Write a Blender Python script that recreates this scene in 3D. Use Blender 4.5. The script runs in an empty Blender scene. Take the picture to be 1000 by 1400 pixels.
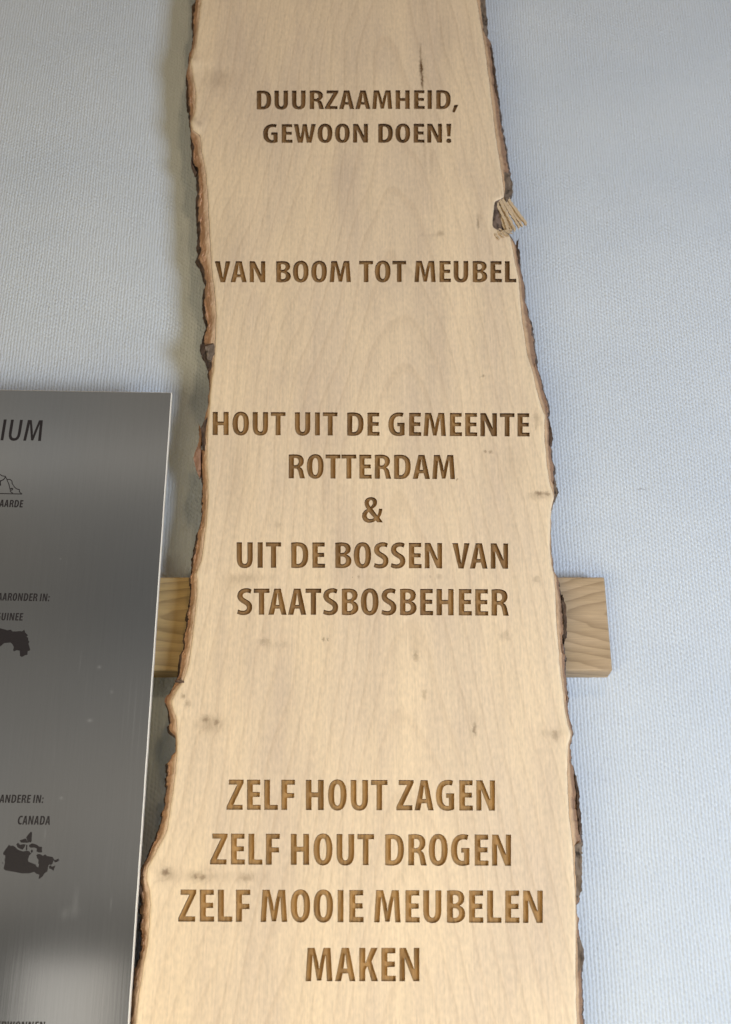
import bpy, bmesh, math, random
import numpy as np
from mathutils import Vector, noise
from mathutils.geometry import delaunay_2d_cdt

random.seed(7)
SC = bpy.context.scene
COL = SC.collection

# ------------------------------------------------------------------ camera
F = 1647.0                      # focal length in photo pixels (photo 1000 x 1400)
PITCH = math.radians(24.0)
CP, SP = math.cos(PITCH), math.sin(PITCH)
Z0 = 2.10                       # height of the point of the board at the picture centre
YF = -0.075                     # plane of the board's planed face (wall plane is y = 0)
DIST = 1.647
CAM = Vector((0.0, YF - DIST * CP, Z0 - DIST * SP))

cd = bpy.data.cameras.new('camera')
cam = bpy.data.objects.new('camera', cd)
COL.objects.link(cam)
cam.location = CAM
cam.rotation_euler = (math.radians(90) + PITCH, 0, 0)
cd.sensor_fit = 'VERTICAL'
cd.sensor_height = 36.0
cd.lens = F / 1400.0 * 36.0
cd.clip_start = 0.02
cd.clip_end = 60.0
cd.dof.use_dof = True
cd.dof.focus_distance = 1.62
cd.dof.aperture_fstop = 5.6
SC.camera = cam

# ------------------------------------------------------------------ render look
SC.view_settings.view_transform = 'Standard'
SC.view_settings.look = 'None'
SC.view_settings.exposure = 0.0
SC.view_settings.gamma = 1.0
SC.view_settings.use_curve_mapping = False
SC.render.engine = 'CYCLES'
SC.cycles.use_denoising = True
SC.cycles.max_bounces = 8
SC.cycles.diffuse_bounces = 4


# ------------------------------------------------------------------ node helper
class V:
    """a scalar socket with arithmetic"""
    def __init__(s, nt, sock): s.nt, s.s = nt, sock
    def _op(s, op, *a):
        n = s.nt.nodes.new('ShaderNodeMath'); n.operation = op
        for i, v in enumerate((s,) + a):
            if isinstance(v, V): s.nt.links.new(v.s, n.inputs[i])
            else: n.inputs[i].default_value = v
        return V(s.nt, n.outputs[0])
    def __add__(s, o): return s._op('ADD', o)
    __radd__ = __add__
    def __sub__(s, o): return s._op('SUBTRACT', o)
    def __rsub__(s, o): return (s * -1.0) + o
    def __mul__(s, o): return s._op('MULTIPLY', o)
    __rmul__ = __mul__
    def __truediv__(s, o): return s._op('DIVIDE', o)
    def frac(s): return s._op('FRACT')
    def floor(s): return s._op('FLOOR')
    def sin(s): return s._op('SINE')
    def abs(s): return s._op('ABSOLUTE')
    def pow(s, e): return s._op('POWER', e)
    def sqrt(s): return s._op('SQRT')
    def exp(s): return s._op('EXPONENT')
    def min(s, o): return s._op('MINIMUM', o)
    def max(s, o): return s._op('MAXIMUM', o)
    def mod(s, o): return s._op('FLOORED_MODULO', o)
    def clamp(s): return s.max(0.0).min(1.0)
    def step(s, a, b):                       # smoothstep a..b
        n = s.nt.nodes.new('ShaderNodeMapRange'); n.interpolation_type = 'SMOOTHSTEP'
        s.nt.links.new(s.s, n.inputs[0])
        n.inputs[1].default_value = a; n.inputs[2].default_value = b
        n.inputs[3].default_value = 0; n.inputs[4].default_value = 1
        return V(s.nt, n.outputs[0])


def link(nt, v, sock):
    if isinstance(v, V): nt.links.new(v.s, sock)
    elif isinstance(v, (int, float)): sock.default_value = v
    elif isinstance(v, tuple): sock.default_value = v + ((1.0,) if len(v) == 3 and len(sock.default_value) == 4 else ())
    else: nt.links.new(v, sock)


def vec(nt, x, y, z):
    n = nt.nodes.new('ShaderNodeCombineXYZ')
    for i, v in enumerate((x, y, z)): link(nt, v, n.inputs[i])
    return n.outputs[0]


def nz(nt, v, scale=1.0, detail=2.0, rough=0.5, dist=0.0):
    n = nt.nodes.new('ShaderNodeTexNoise')
    nt.links.new(v, n.inputs['Vector'])
    n.inputs['Scale'].default_value = scale
    n.inputs['Detail'].default_value = detail
    n.inputs['Roughness'].default_value = rough
    n.inputs['Distortion'].default_value = dist
    return V(nt, n.outputs[0])


def mix(nt, f, a, b, mode='MIX'):
    n = nt.nodes.new('ShaderNodeMix'); n.data_type = 'RGBA'; n.blend_type = mode
    link(nt, f, n.inputs[0]); link(nt, a, n.inputs[6]); link(nt, b, n.inputs[7])
    return n.outputs[2]


def new_mat(name):
    m = bpy.data.materials.new(name); m.use_nodes = True
    nt = m.node_tree
    b = nt.nodes['Principled BSDF']
    tc = nt.nodes.new('ShaderNodeTexCoord')
    sx = nt.nodes.new('ShaderNodeSeparateXYZ')
    nt.links.new(tc.outputs['Object'], sx.inputs[0])
    return m, nt, b, V(nt, sx.outputs[0]), V(nt, sx.outputs[1]), V(nt, sx.outputs[2])


def bump(nt, bsdf, h, strength=1.0, dist=0.001):
    n = nt.nodes.new('ShaderNodeBump')
    n.inputs['Strength'].default_value = strength
    n.inputs['Distance'].default_value = dist
    link(nt, h, n.inputs['Height'])
    nt.links.new(n.outputs[0], bsdf.inputs['Normal'])


# ------------------------------------------------------------------ world: a dim interior all round, soft bands of lighter ceiling and a window low behind the camera
W = bpy.data.worlds.new('World'); SC.world = W; W.use_nodes = True
nt = W.node_tree
bg = nt.nodes['Background']
tc = nt.nodes.new('ShaderNodeTexCoord')
sx = nt.nodes.new('ShaderNodeSeparateXYZ'); nt.links.new(tc.outputs['Generated'], sx.inputs[0])
wx, wy, wz = (V(nt, sx.outputs[i]) for i in range(3))
back = (wy * -1.0).max(0.05)
tx, tz = wx / back, wz / back
lvl = 0.315 + 0.0 * wx
# horizontal ceiling bands and a low window
lvl = lvl + 0.16 * (((tz - 0.50) / 0.030).pow(2.0) * -1.0).exp()
lvl = lvl - 0.085 * (((tz - 0.37) / 0.080).pow(2.0) * -1.0).exp()
lvl = lvl + 0.085 * (((tz - 0.175) / 0.075).pow(2.0) * -1.0).exp()
lvl = lvl - 0.125 * (((tz - 0.080) / 0.022).pow(2.0) * -1.0).exp()
lvl = lvl * (0.86 + 0.28 * nz(nt, vec(nt, tx * 7.0 + tz * 2.0, tz * 5.0, 2.0), 1.0, 2.0))
win = (1.0 - tz.step(0.056, 0.068)) * tz.step(-0.5, -0.48) * tx.step(-0.272, -0.262) * (1.0 - tx.step(-0.197, -0.186))
lvl = lvl + 0.66 * win
warm = nz(nt, vec(nt, tx * 3.0, tz * 2.0, 0.0), 2.0, 2.0) - 0.5
near = nt.nodes.new('ShaderNodeCombineColor')
lvl = lvl * 2.05 * (1.0 - 0.42 * (1.0 - tx.step(-0.30, -0.262)) * (1.0 - tz.step(0.05, 0.09)))
link(nt, lvl * (1.04 + 0.16 * warm), near.inputs[0])
link(nt, lvl * 1.0, near.inputs[1])
link(nt, lvl * (0.92 - 0.20 * warm), near.inputs[2])
zone = tx.step(-0.9, -0.6) * (1.0 - tx.step(0.1, 0.35)) * tz.step(-0.35, -0.15) * (1.0 - tz.step(0.7, 0.95)) * (wy * -1.0).step(0.05, 0.2)  # neutral patch shaped for the plate's reflection; warm fill in all other directions
nt.links.new(mix(nt, zone, (0.285, 0.187, 0.092), near.outputs[0]), bg.inputs[0])
bg.inputs[1].default_value = 0.22


# ------------------------------------------------------------------ lamps
def area(name, loc, target, power, color, size, size_y=None):
    d = bpy.data.lights.new(name, 'AREA'); o = bpy.data.objects.new(name, d); COL.objects.link(o)
    d.energy = power; d.color = color
    d.shape = 'RECTANGLE'; d.size = size; d.size_y = size_y or size
    o.location = loc
    o.rotation_euler = (Vector(target) - Vector(loc)).to_track_quat('-Z', 'Y').to_euler()
    return o

area('window_light', (1.75, -2.15, Z0 - 1.15), (0.1, 0, Z0 - 0.1), 71, (0.667, 0.80, 1.0), 0.75, 0.9)
area('ceiling_spot', (1.1, -4.4, Z0 + 3.4), (0, 0, Z0 - 0.1), 36, (1.0, 0.755, 0.433), 0.50)
area('warm_fill', (-0.9, -1.9, Z0 - 1.35), (0, 0, Z0 - 0.2), 24, (1.0, 0.867, 0.577), 1.6, 1.0)  # added warm fill lamp out of view, set low to miss the plate's reflection
area('low_fill', (0.15, -1.2, Z0 - 1.7), (0, 0, Z0 - 0.5), 5, (1.0, 0.90, 0.55), 0.6, 0.6)  # added fill lamp out of view, lifts the lower part of the board


# ------------------------------------------------------------------ pixel -> plane
def unp(px, py, yplane):
    a, b = px - 500.0, 700.0 - py
    d = Vector((a, F * CP - b * SP, F * SP + b * CP))
    t = (yplane - CAM.y) / d.y
    p = CAM + d * t
    return p.x, p.z


def zrow(py, yplane=YF):
    return unp(500, py, yplane)[1]


# ------------------------------------------------------------------ scene helpers
def thing(name, label, cat, loc=(0, 0, 0), group=None):
    o = bpy.data.objects.new(name, None); COL.objects.link(o)
    o.empty_display_size = 0.05
    o.location = loc
    o['label'] = label; o['category'] = cat
    if group: o['group'] = group
    return o


def obj(name, verts, faces, mats, parent=None, midx=None, smooth=False, label=None):
    me = bpy.data.meshes.new(name)
    me.from_pydata([tuple(v) for v in verts], [], [tuple(f) for f in faces])
    for m in (mats if isinstance(mats, (list, tuple)) else [mats]): me.materials.append(m)
    if midx is not None: me.polygons.foreach_set('material_index', midx)
    me.polygons.foreach_set('use_smooth', [smooth] * len(me.polygons))
    bm = bmesh.new(); bm.from_mesh(me)
    bmesh.ops.remove_doubles(bm, verts=bm.verts, dist=1e-6)
    bm.to_mesh(me); bm.free()
    me.update()
    o = bpy.data.objects.new(name, me); COL.objects.link(o)
    if parent:
        o.parent = parent
        o.location = -Vector(parent.location)      # mesh data stay in scene coordinates
    if label: o['label'] = label
    return o


def fix_normals(o):
    bm = bmesh.new(); bm.from_mesh(o.data)
    bmesh.ops.recalc_face_normals(bm, faces=bm.faces)
    bm.to_mesh(o.data); bm.free()


def inside(pts, polys):
    """even-odd test of many points against several closed loops"""
    pts = np.asarray(pts); res = np.zeros(len(pts), bool)
    x, y = pts[:, 0], pts[:, 1]
    for poly in polys:
        p = np.asarray(poly); q = np.roll(p, -1, 0)
        lo, hi = p.min(0), p.max(0)
        sel = np.where((x >= lo[0]) & (x <= hi[0]) & (y >= lo[1]) & (y <= hi[1]))[0]
        if len(sel) == 0: continue
        xs, ys = x[sel][:, None], y[sel][:, None]
        c = ((p[:, 1] > ys) != (q[:, 1] > ys))
        dy = q[:, 1] - p[:, 1]
        dy = np.where(np.abs(dy) < 1e-12, 1e-12, dy)
        xi = p[:, 0] + (ys - p[:, 1]) * (q[:, 0] - p[:, 0]) / dy
        res[sel] ^= (np.sum(c & (xs < xi), 1) % 2).astype(bool)
    return res


def tri_fill(loops, extra=()):
    """triangulate even-odd interior of closed loops, with extra inner points"""
    vs, es = [], []
    for lp in loops:
        n0 = len(vs); vs += [Vector(p) for p in lp]
        es += [(n0 + i, n0 + (i + 1) % len(lp)) for i in range(len(lp))]
    vs += [Vector(p) for p in extra]
    ov, oe, of, *_ = delaunay_2d_cdt(vs, es, [], 0, 1e-7)
    ov = np.array([(v.x, v.y) for v in ov]); of = np.array([f for f in of if len(f) == 3])
    cen = ov[of].mean(1)
    keep = inside(cen, loops)
    return ov, of[keep]


# ------------------------------------------------------------------ lettering: condensed humanist capitals, cap height 164
GL = {
 'I': (30, 14.5, 14.5, "M0 0L30 0L30 164L0 164Z"),
 'H': (96, 14.5, 14.5, "M0 0L31 0L31 69L65 69L65 0L96 0L96 164L65 164L65 96L31 96L31 164L0 164Z"),
 'E': (73, 14.5, 4, "M0 0L73 0L73 27L31 27L31 70L68 70L68 97L31 97L31 137L71 137L71 164L0 164Z"),
 'F': (73, 14.5, 3, "M0 0L31 0L31 65L69 65L69 92L31 92L31 137L73 137L73 164L0 164Z"),
 'L': (73, 14.5, 4, "M0 0L73 0L73 27L31 27L31 164L0 164Z"),
 'T': (88, 3, 3, "M29 0L59 0L59 137L88 137L88 164L0 164L0 137L29 137Z"),
 'Z': (92, 4, 3, "M0 0L86 0L86 27L36 27L92 147L92 164L12 164L12 137L56 137L0 18Z"),
 'N': (100, 14, 14, "M0 0L28 0L28 55L26 112L69 0L100 0L100 164L72 164L72 112L74 60L33 164L0 164Z"),
 'M': (135, 9, 9, "M0 0L28 0L32 70L36 128L57 3L79 3L100 128L103 68L107 0L135 0L125 164L90 164L73 92L68 58L64 92L46 164L10 164Z"),
 'A': (102, 4, 4, "M0 0L30 0L38 38L64 38L73 0L102 0L70 164L33 164ZM42 62L61 62L55 98L51 136L47 98Z"),
 'V': (100, 4, 4, "M36 0L66 0L100 164L69 164L58 82L52 36L45 82L33 164L0 164Z"),
 'W': (148, 4, 4, "M27 0L60 0L69 62L74 104L78 66L87 0L119 0L148 164L118 164L110 98L104 46L96 98L88 164L60 164L52 95L46 48L39 98L31 164L0 164Z"),
 'K': (95, 14.5, 1, "M0 0L31 0L31 55L41 73L62 0L95 0L62 97L93 164L59 164L38 107L31 88L31 164L0 164Z"),
 'U': (93, 13, 13, "M0 164L0 62C0 18 16 -3 46 -3C77 -3 93 18 93 62L93 164L62 164L62 56C62 34 57 25 47 25C36 25 31 34 31 56L31 164Z"),
 'O': (100, 8, 8, "M50 -3C18 -3 0 26 0 81C0 138 19 167 51 167C83 167 100 138 100 84C100 27 82 -3 50 -3ZM50 24C63 24 67 46 67 82C67 118 63 140 50 140C38 140 33 118 33 82C33 46 38 24 50 24Z"),
 'D': (99, 14.5, 8, "M0 1C8 -1 18 -2 30 -2C53 -2 68 2 79 14C92 27 99 50 99 85C99 118 92 138 80 150C70 160 55 165 33 165C20 165 8 164 0 162ZM31 138C33 139 36 139 39 139C58 139 67 122 67 84C67 45 58 25 38 25C36 25 33 25 31 26Z"),
 'B': (93, 14.5, 5, "M0 1C9 -1 19 -2 31 -2C54 -2 71 3 81 14C89 22 93 32 93 45C93 66 82 79 66 86L66 87C81 93 89 106 89 123C89 138 83 149 74 156C65 162 53 165 35 165C21 165 9 164 0 162ZM31 97L39 97C52 97 59 106 59 119C59 132 52 140 40 140C36 140 33 140 31 139ZM31 25C33 24 36 24 39 24C54 24 61 33 61 48C61 64 53 73 39 73L31 73Z"),
 'R': (97, 14.5, 2, "M0 0L31 0L31 67L38 67C49 67 54 61 57 47C61 28 64 8 66 0L97 0C94 8 90 32 86 49C83 63 77 73 67 77L67 78C80 84 90 99 90 119C90 134 85 146 75 154C66 161 52 165 34 165C21 165 9 164 0 162ZM31 91L39 91C52 91 59 101 59 115C59 129 53 139 41 139C36 139 33 139 31 138Z"),
 'S': (86, 6, 5, "M1 7C9 1 22 -3 35 -3C67 -3 86 17 86 47C86 68 77 82 54 96C38 106 33 111 33 121C33 131 40 139 54 139C64 139 71 136 76 133L82 158C76 163 66 167 53 167C21 167 2 146 2 117C2 97 13 83 35 69C50 60 55 54 55 44C55 32 48 25 34 25C24 25 12 29 6 33Z"),
 'G': (98, 8, 12, "M98 6C90 2 75 -2 62 -2C43 -2 29 4 19 15C6 29 0 52 0 80C0 112 8 135 22 149C33 160 47 166 65 166C77 166 87 164 92 161L86 134C81 137 75 138 66 138C56 138 48 135 42 127C36 118 33 103 33 82C33 60 36 46 42 36C47 28 54 25 61 25C65 25 68 25 69 27L69 68L54 68L54 93L98 93Z"),
 'C': (92, 8, 4, "M90 5C85 1 74 -2 62 -2C23 -2 0 27 0 80C0 135 26 166 65 166C78 166 87 163 92 160L86 133C81 136 75 138 67 138C47 138 33 121 33 82C33 44 46 26 67 26C73 26 81 27 87 30Z"),
 '&': (134, 8, 2, "M134 0L98 0L88 11C76 2 62 -3 45 -3C18 -3 0 15 0 43C0 63 12 78 32 88C22 100 16 113 16 129C16 151 32 167 58 167C82 167 97 153 97 133C97 114 87 101 67 90L98 46C103 57 107 72 108 90L131 90C129 66 123 46 112 31ZM56 103C49 112 45 120 45 128C45 139 50 146 58 146C66 146 69 139 69 131C69 120 64 111 56 103ZM43 68C36 62 31 55 31 45C31 31 40 22 53 22C62 22 70 25 76 30Z"),
 '!': (34, 14, 10, "M7 54L28 54L34 164L0 164ZM17 -3C27 -3 34 5 34 17C34 29 27 37 17 37C7 37 0 29 0 17C0 5 7 -3 17 -3Z"),
 ',': (42, 2, 8, "M0 -27L17 -30L42 36L14 36Z"),
 ':': (30, 10, 8, "M15 -3C24 -3 30 4 30 15C30 26 24 33 15 33C6 33 0 26 0 15C0 4 6 -3 15 -3ZM15 78C24 78 30 85 30 96C30 107 24 114 15 114C6 114 0 107 0 96C0 85 6 78 15 78Z"),
}
THIN = {   # lighter strokes for the large heading on the plate
 'I': (22, 17, 17, "M0 0L22 0L22 164L0 164Z"),
 'U': (92, 17, 17, "M0 164L0 60C0 18 17 -3 46 -3C76 -3 92 18 92 60L92 164L70 164L70 57C70 30 62 18 47 18C31 18 22 30 22 57L22 164Z"),
 'M': (136, 12, 12, "M0 0L21 0L26 72L30 136L60 3L77 3L107 136L111 70L115 0L137 0L126 164L97 164L74 72L68 40L63 72L40 164L10 164Z"),
}
KERN = {('T', 'A'): -13, ('A', 'T'): -11, ('V', 'A'): -7, ('A', 'V'): -7, ('R', 'T'): -4, ('Z', 'A'): -2, ('F', 'O'): -2}


def parse(d, steps):
    out, cur, i = [], [], 0
    import re
    tok = re.findall(r'[MLCZ]|-?\d+\.?\d*', d)
    mode = None
    while i < len(tok):
        if tok[i] in 'MLCZ':
            mode = tok[i]; i += 1
            if mode == 'Z':
                if len(cur) > 1 and (cur[0] - cur[-1]).length < 1e-6: cur.pop()
                out.append(cur); cur = []
            continue
        if mode in 'ML':
            cur.append(Vector((float(tok[i]), float(tok[i + 1])))); i += 2
        else:
            p = [cur[-1]] + [Vector((float(tok[i + 2 * k]), float(tok[i + 2 * k + 1]))) for k in range(3)]
            i += 6
            for s in range(1, steps + 1):
                t = s / steps; u = 1 - t
                cur.append(p[0] * u**3 + p[1] * 3 * u * u * t + p[2] * 3 * u * t * t + p[3] * t**3)
    return out


def layout(text, steps=6, font=GL):
    """list of (glyph loops) in text units, and the left and right extents of each glyph"""
    x, prev, res = 0.0, None, []
    for ch in text:
        if ch == ' ':
            x += 40; prev = None; continue
        w, l, r, d = font.get(ch) or GL[ch]
        x += l + KERN.get((prev, ch), 0)
        res.append((ch, x, x + w, [[Vector((p.x + x, p.y)) for p in lp] for lp in parse(d, steps)]))
        x += w + r; prev = ch
    return res


def place(text, x0, x1, topl, basel, topr, baser, plane, pre='', slant=0.0, font=GL, steps=6):
    """fit TEXT between two photo columns on a plane; PRE is set in front of it at the same scale"""
    lay = layout(pre + text, steps, font)
    n = len([c for c in pre if c != ' '])
    a, b = lay[n][1], lay[-1][2]
    loops = []
    for ch, _, _, lps in lay:
        g = []
        for lp in lps:
            q = []
            for p in lp:
                u = (p.x + slant * p.y - a) / (b - a); v = p.y / 164.0
                px = x0 + (x1 - x0) * u
                py = (basel + (baser - basel) * u) * (1 - v) + (topl + (topr - topl) * u) * v
                q.append(unp(px, py, plane))
            g.append(q)
        loops.append(g)
    return loops


LINES = [
 ("DUURZAAMHEID,", 351.3, 627.0, 124.0, 149.6, 123.2, 149.0),
 ("GEWOON DOEN!", 360.0, 617.3, 169.9, 195.4, 169.2, 195.3),
 ("VAN BOOM TOT MEUBEL", 293.8, 706.2, 356.6, 385.4, 357.3, 386.3),
 ("HOUT UIT DE GEMEENTE", 291.0, 724.4, 563.1, 594.8, 565.0, 596.6),
 ("ROTTERDAM", 395.0, 622.4, 621.4, 654.2, 622.0, 655.0),
 ("&", 495.2, 523.8, 680.4, 714.4, 680.4, 714.4),
 ("UIT DE BOSSEN VAN", 323.8, 695.0, 741.5, 776.3, 742.8, 777.5),
 ("STAATSBOSBEHEER", 324.2, 696.0, 804.8, 840.4, 805.6, 841.8),
 ("ZELF HOUT ZAGEN", 310.0, 677.0, 1065.8, 1107.0, 1067.0, 1108.3),
 ("ZELF HOUT DROGEN", 287.5, 699.0, 1139.6, 1181.8, 1141.2, 1183.7),
 ("ZELF MOOIE MEUBELEN", 244.0, 742.4, 1216.2, 1260.0, 1217.6, 1261.8),
 ("MAKEN", 418.0, 573.7, 1295.9, 1341.5, 1295.9, 1341.5),
]

# ------------------------------------------------------------------ traced outlines (photo x, y)
L_FRONT = [(278,-300),(272,-180),(276,-90),(275,0),(271,36),(267.5,64),(260.5,84),(264,103),(268,124),(267.5,146),(265,157),(260.6,169),(265,179),(274,184),(276,206),(281,231),(284.6,268),(286,300),(288,334),(289.6,366),(293,391),(295,409),(296,430),(295,462),(294,484),(292,505),(289,522),(287,548),(286,565),(284.6,581),(283.6,603),(283,635),(284.6,667),(284.6,689),(282.5,710),(279,742),(276,764),(268.6,783),(270,796),(269,817),(266,845),(262,879),(258,909),(251,930),(241,945),(234,960),(241,979),(241.5,990),(242,1011),(242,1033),(240,1054),(236,1086),(232,1114),(229,1133),(223,1147),(211,1169),(202,1186),(201,1203),(205,1218),(206,1239),(204,1267),(202,1293),(196,1325),(191,1353),(187,1385),(185.5,1400),(182,1460),(180,1600),(172,1750)]
L_OUT = [(270,-300),(266,-180),(268,-60),(268.6,0),(265,13),(263,36),(264,64),(258.5,81),(257,96),(254.6,120),(255.7,150),(258.5,161),(258,170),(261,182),(262,204),(262,223),(268,236),(269.6,257),(267.5,283),(267,290),(268.6,301),(270,340),(267.5,358),(273,366),(277,378),(280,391),(277,409),(278,430),(281,449),(275,469),(274,479),(278,492),(284,505),(286,526),(285,548),(284,560),(281,571),(278,588),(277,605),(275,624),(275,642),(276.5,655),(277,678),(274,714),(268.6,738),(262,766),(261,783),(258,817),(253.6,860),(252.5,872),(244,913),(242,928),(233,945),(226,957),(226,966),(230,977),(230,990),(229,1002),(238,1009),(240.5,1018),(240.5,1030),(235,1036),(227,1045),(227,1071),(225,1097),(221,1119),(214,1141),(201,1173),(192,1190),(190,1207),(191.5,1233),(191.5,1250),(190,1271),(194,1276),(192,1299),(188,1321),(181,1327),(178.5,1346),(177,1400),(174,1500),(170,1600),(164,1750)]
R_FRONT = [(640,-300),(646,-160),(648,-60),(652,0),(657.5,32),(663,64),(667,96),(672.5,139),(677,178),(681,206),(686,236),(689,260),(689.5,270),(684,272),(676.5,275),(675,290),(673.2,309),(678,313),(686,317),(697,321),(700,335),(702.5,350),(706,365),(709,380),(710.6,396),(711.5,412),(713,430),(716,452),(721,484),(728,506),(734,533.6),(741,557),(745,568),(744.2,591),(747,623.6),(750,651),(754.6,668.6),(757.5,679),(756,685.7),(753.8,696),(752.7,720),(752,743),(754,771),(757.5,785.7),(759.6,807),(760.7,839),(763,875.7),(765,903.6),(769,935.7),(772.5,968),(775.5,988),(781.3,1004),(777,1016),(775.5,1055),(778.5,1115),(783,1154),(784.5,1190),(787.5,1235),(787.5,1280),(787.5,1331),(789,1400),(791,1500),(795,1600),(800,1750)]
R_OUT = [(655,-300),(658,-150),(660,-50),(663,0),(666,28),(666,56),(672,62),(676,90),(679,116),(682,133),(684,150),(688.6,178),(693,204),(697,234),(699,249),(699,262),(695,274),(690,279),(692,292),(693,310),(697,322),(706,340),(711,346),(712,358),(714,376),(718,400),(720,416),(724,435),(729,452),(731,473.6),(736,505.7),(744,535.7),(751,559),(752,567),(749.5,572),(753.6,585),(755.5,600),(754.6,613),(757,634),(761,655.7),(761.7,676),(757.5,687),(754.5,696),(753.2,720),(753,743),(755,771),(757,783),(764,793),(768,813.6),(773,828.6),(774.6,860.7),(772.5,882),(774.6,914),(774.6,935.7),(776.8,968),(780,990),(783,1004),(780,1019),(780,1040),(786,1059.5),(791,1082),(793.5,1115),(796,1151),(794,1172),(794,1218),(789.3,1236),(790.5,1262),(795,1292),(798,1310),(796.5,1325),(798,1355),(799.5,1400),(802,1500),(806,1600),(812,1750)]
DOUT = 0.024       # the outermost bark lies this far behind the planed face
ROWS = np.arange(-250, 1700, 1.3)


def curve(pts, rows, plane):
    p = np.array(pts, float); p = p[np.argsort(p[:, 1])]
    X = np.interp(rows, p[:, 1], p[:, 0])
    k = np.array([1, 2, 3, 2, 1.0]); k /= k.sum()          # take the corners off the tracing
    Xs = np.convolve(np.pad(X, 2, 'edge'), k, 'valid')
    return np.array([unp(a, b, plane) for a, b in zip(Xs, rows)])


def fbm(x, y, z, H=0.8, oct=4):
    return noise.fractal(Vector((x, y, z)), H, 2.1, oct)

lf = curve(L_FRONT, ROWS, YF); rf = curve(R_FRONT, ROWS, YF)
Z = lf[:, 1]                                  # one Z per row on the face plane (falls with the rows)
lo_ = curve(L_OUT, ROWS, YF + DOUT); ro_ = curve(R_OUT, ROWS, YF + DOUT)
XLF, XRF = lf[:, 0], rf[:, 0]
XLO = np.interp(Z, lo_[::-1, 1], lo_[::-1, 0]); XRO = np.interp(Z, ro_[::-1, 1], ro_[::-1, 0])
for i, z in enumerate(Z):
    XLF[i] += 0.0006 * fbm(1.3, z * 60, 0)
    XRF[i] += 0.0006 * fbm(7.3, z * 60, 0)
    XLO[i] += 0.0013 * fbm(3.1, z * 75, 0, 0.6, 5)
    XRO[i] += 0.0014 * fbm(9.7, z * 75, 0, 0.6, 5)


def chunks(seed, lo, hi, a, b):
    """broken pieces along the edge: random lengths, random set-back, sharp ends"""
    rng = np.random.default_rng(seed); out = np.zeros(len(Z)); i = 0
    while i < len(Z):
        m = int(rng.uniform(lo, hi) / 0.0013) + 1
        v0, v1 = rng.uniform(a, b, 2)
        v1 = v0 + (v1 - v0) * 0.5
        q = out[i:i + m]; q[:] = np.linspace(v0, v1, m)[:len(q)]
        i += m
    return out

XLO -= chunks(11, .004, .016, -.0016, .0016); XRO += chunks(12, .004, .018, -.0014, .0016)
XLO = np.minimum(XLO, XLF - 0.0008); XRO = np.maximum(XRO, XRF + 0.0008)

BUMPS = [(266,86,.0035,20,10),(268,170,.0035,11,9),(246,960,.002,22,14),(212,1196,.0022,22,13),(746,678,.0010,16,7),(745,578,.0007,12,14),(274,786,.0015,14,7),(776,1004,.0007,12,7),(300,105,-.0015,26,16)]
BW = [(unp(x, y, YF), a, sx_ / 1000, sz_ / 1000 * 1.1) for x, y, a, sx_, sz_ in BUMPS]


def yface(x, z):
    """depth of the planed face: almost flat, softly rolled at the live edges"""
    x = np.asarray(x, float); z = np.asarray(z, float)
    xl = np.interp(z, Z[::-1], XLF[::-1]); xr = np.interp(z, Z[::-1], XRF[::-1])
    d = np.clip(np.minimum(x - xl, xr - x), 0, None)
    y = np.full(x.shape, YF) + 0.0009 * np.clip(1 - d / 0.0028, 0, 1)**2
    y += 0.0009 * np.sin(x * 9 + z * 4.0) * np.sin(z * 5.1 + 1.0)
    for (cx, cz), a, sx_, sz_ in BW:
        y -= a * np.exp(-((x - cx) / sx_)**2 - ((z - cz) / sz_)**2)
    return y


# ------------------------------------------------------------------ materials
KNOTS = [  # photo x, y, half sizes in mm, darkness, brown halo
 (281,983,4,4,.40),(296,987,3,3.5,.38),(288,990,17,10,.27),(251,952,3,3,.45),(257,962,4,4,.35),
 (227,1193,4,4,.50),(230,1197,14,8,.28),(268,1198,3,2.4,.38),(277,1199,3,2.4,.38),(272,1198,16,6,.25),(337,1200,7,4,.28),(320,1199,40,6,.10),
 (361,877,7,4,.32),(380,882,16,4,.14),(443,875,1.4,3,.5),(449,875,1.4,2.5,.45),(569,897,3,6,.36),(568,886,7,18,.08),(580,950,3,7,.25),
 (649,998,2.2,6,.50),(648,990,5,18,.13),(760,1006,4,6,.34),(752,1003,12,5,.15),
 (737,674,7,2.5,.50),(749,675,4,2.5,.45),(738,678,15,5,.24),(663,617,2,2.5,.5),(671,618,2.6,2.2,.48),(661,514,2.5,1.6,.45),(657,516,2,2,.2),
 (734,572,4,11,.30),(732,585,1.5,4,.35),(603,319,5,4,.34),(590,322,14,3,.12),(272,170,5,5,.26),(298,108,18,14,.17),(296,98,30,8,.08),
 (625,656,1.6,1.2,.6),(380,718,5,4,.20),(335,790,24,6,.22),(320,800,15,9,.10),(733,792,5,4,.26),(690,870,9,5,.16),(694,866,2,4,.2),
 (576,92,2.0,15,.85),(577.5,112,1.7,13,.85),(575,70,1.6,15,.45),(577,95,5,26,.22),(581,205,2.0,40,.16),(654,306,1.2,8,.40),(655,300,4,14,.12),(490,789,1.5,2,.3),(601,789,4,3,.2),(589,789,1.5,1.5,.3),
 (578,165,3,30,.13),(590,220,2.5,30,.13),(420,130,30,40,.05),(610,60,14,60,.06),(325,660,16,60,.08),(700,640,20,30,.08),(690,930,10,60,.06),
 (548,1200,3,3,.12),(482,789,1.2,1.2,.4),(300,330,30,60,.07)]


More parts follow.
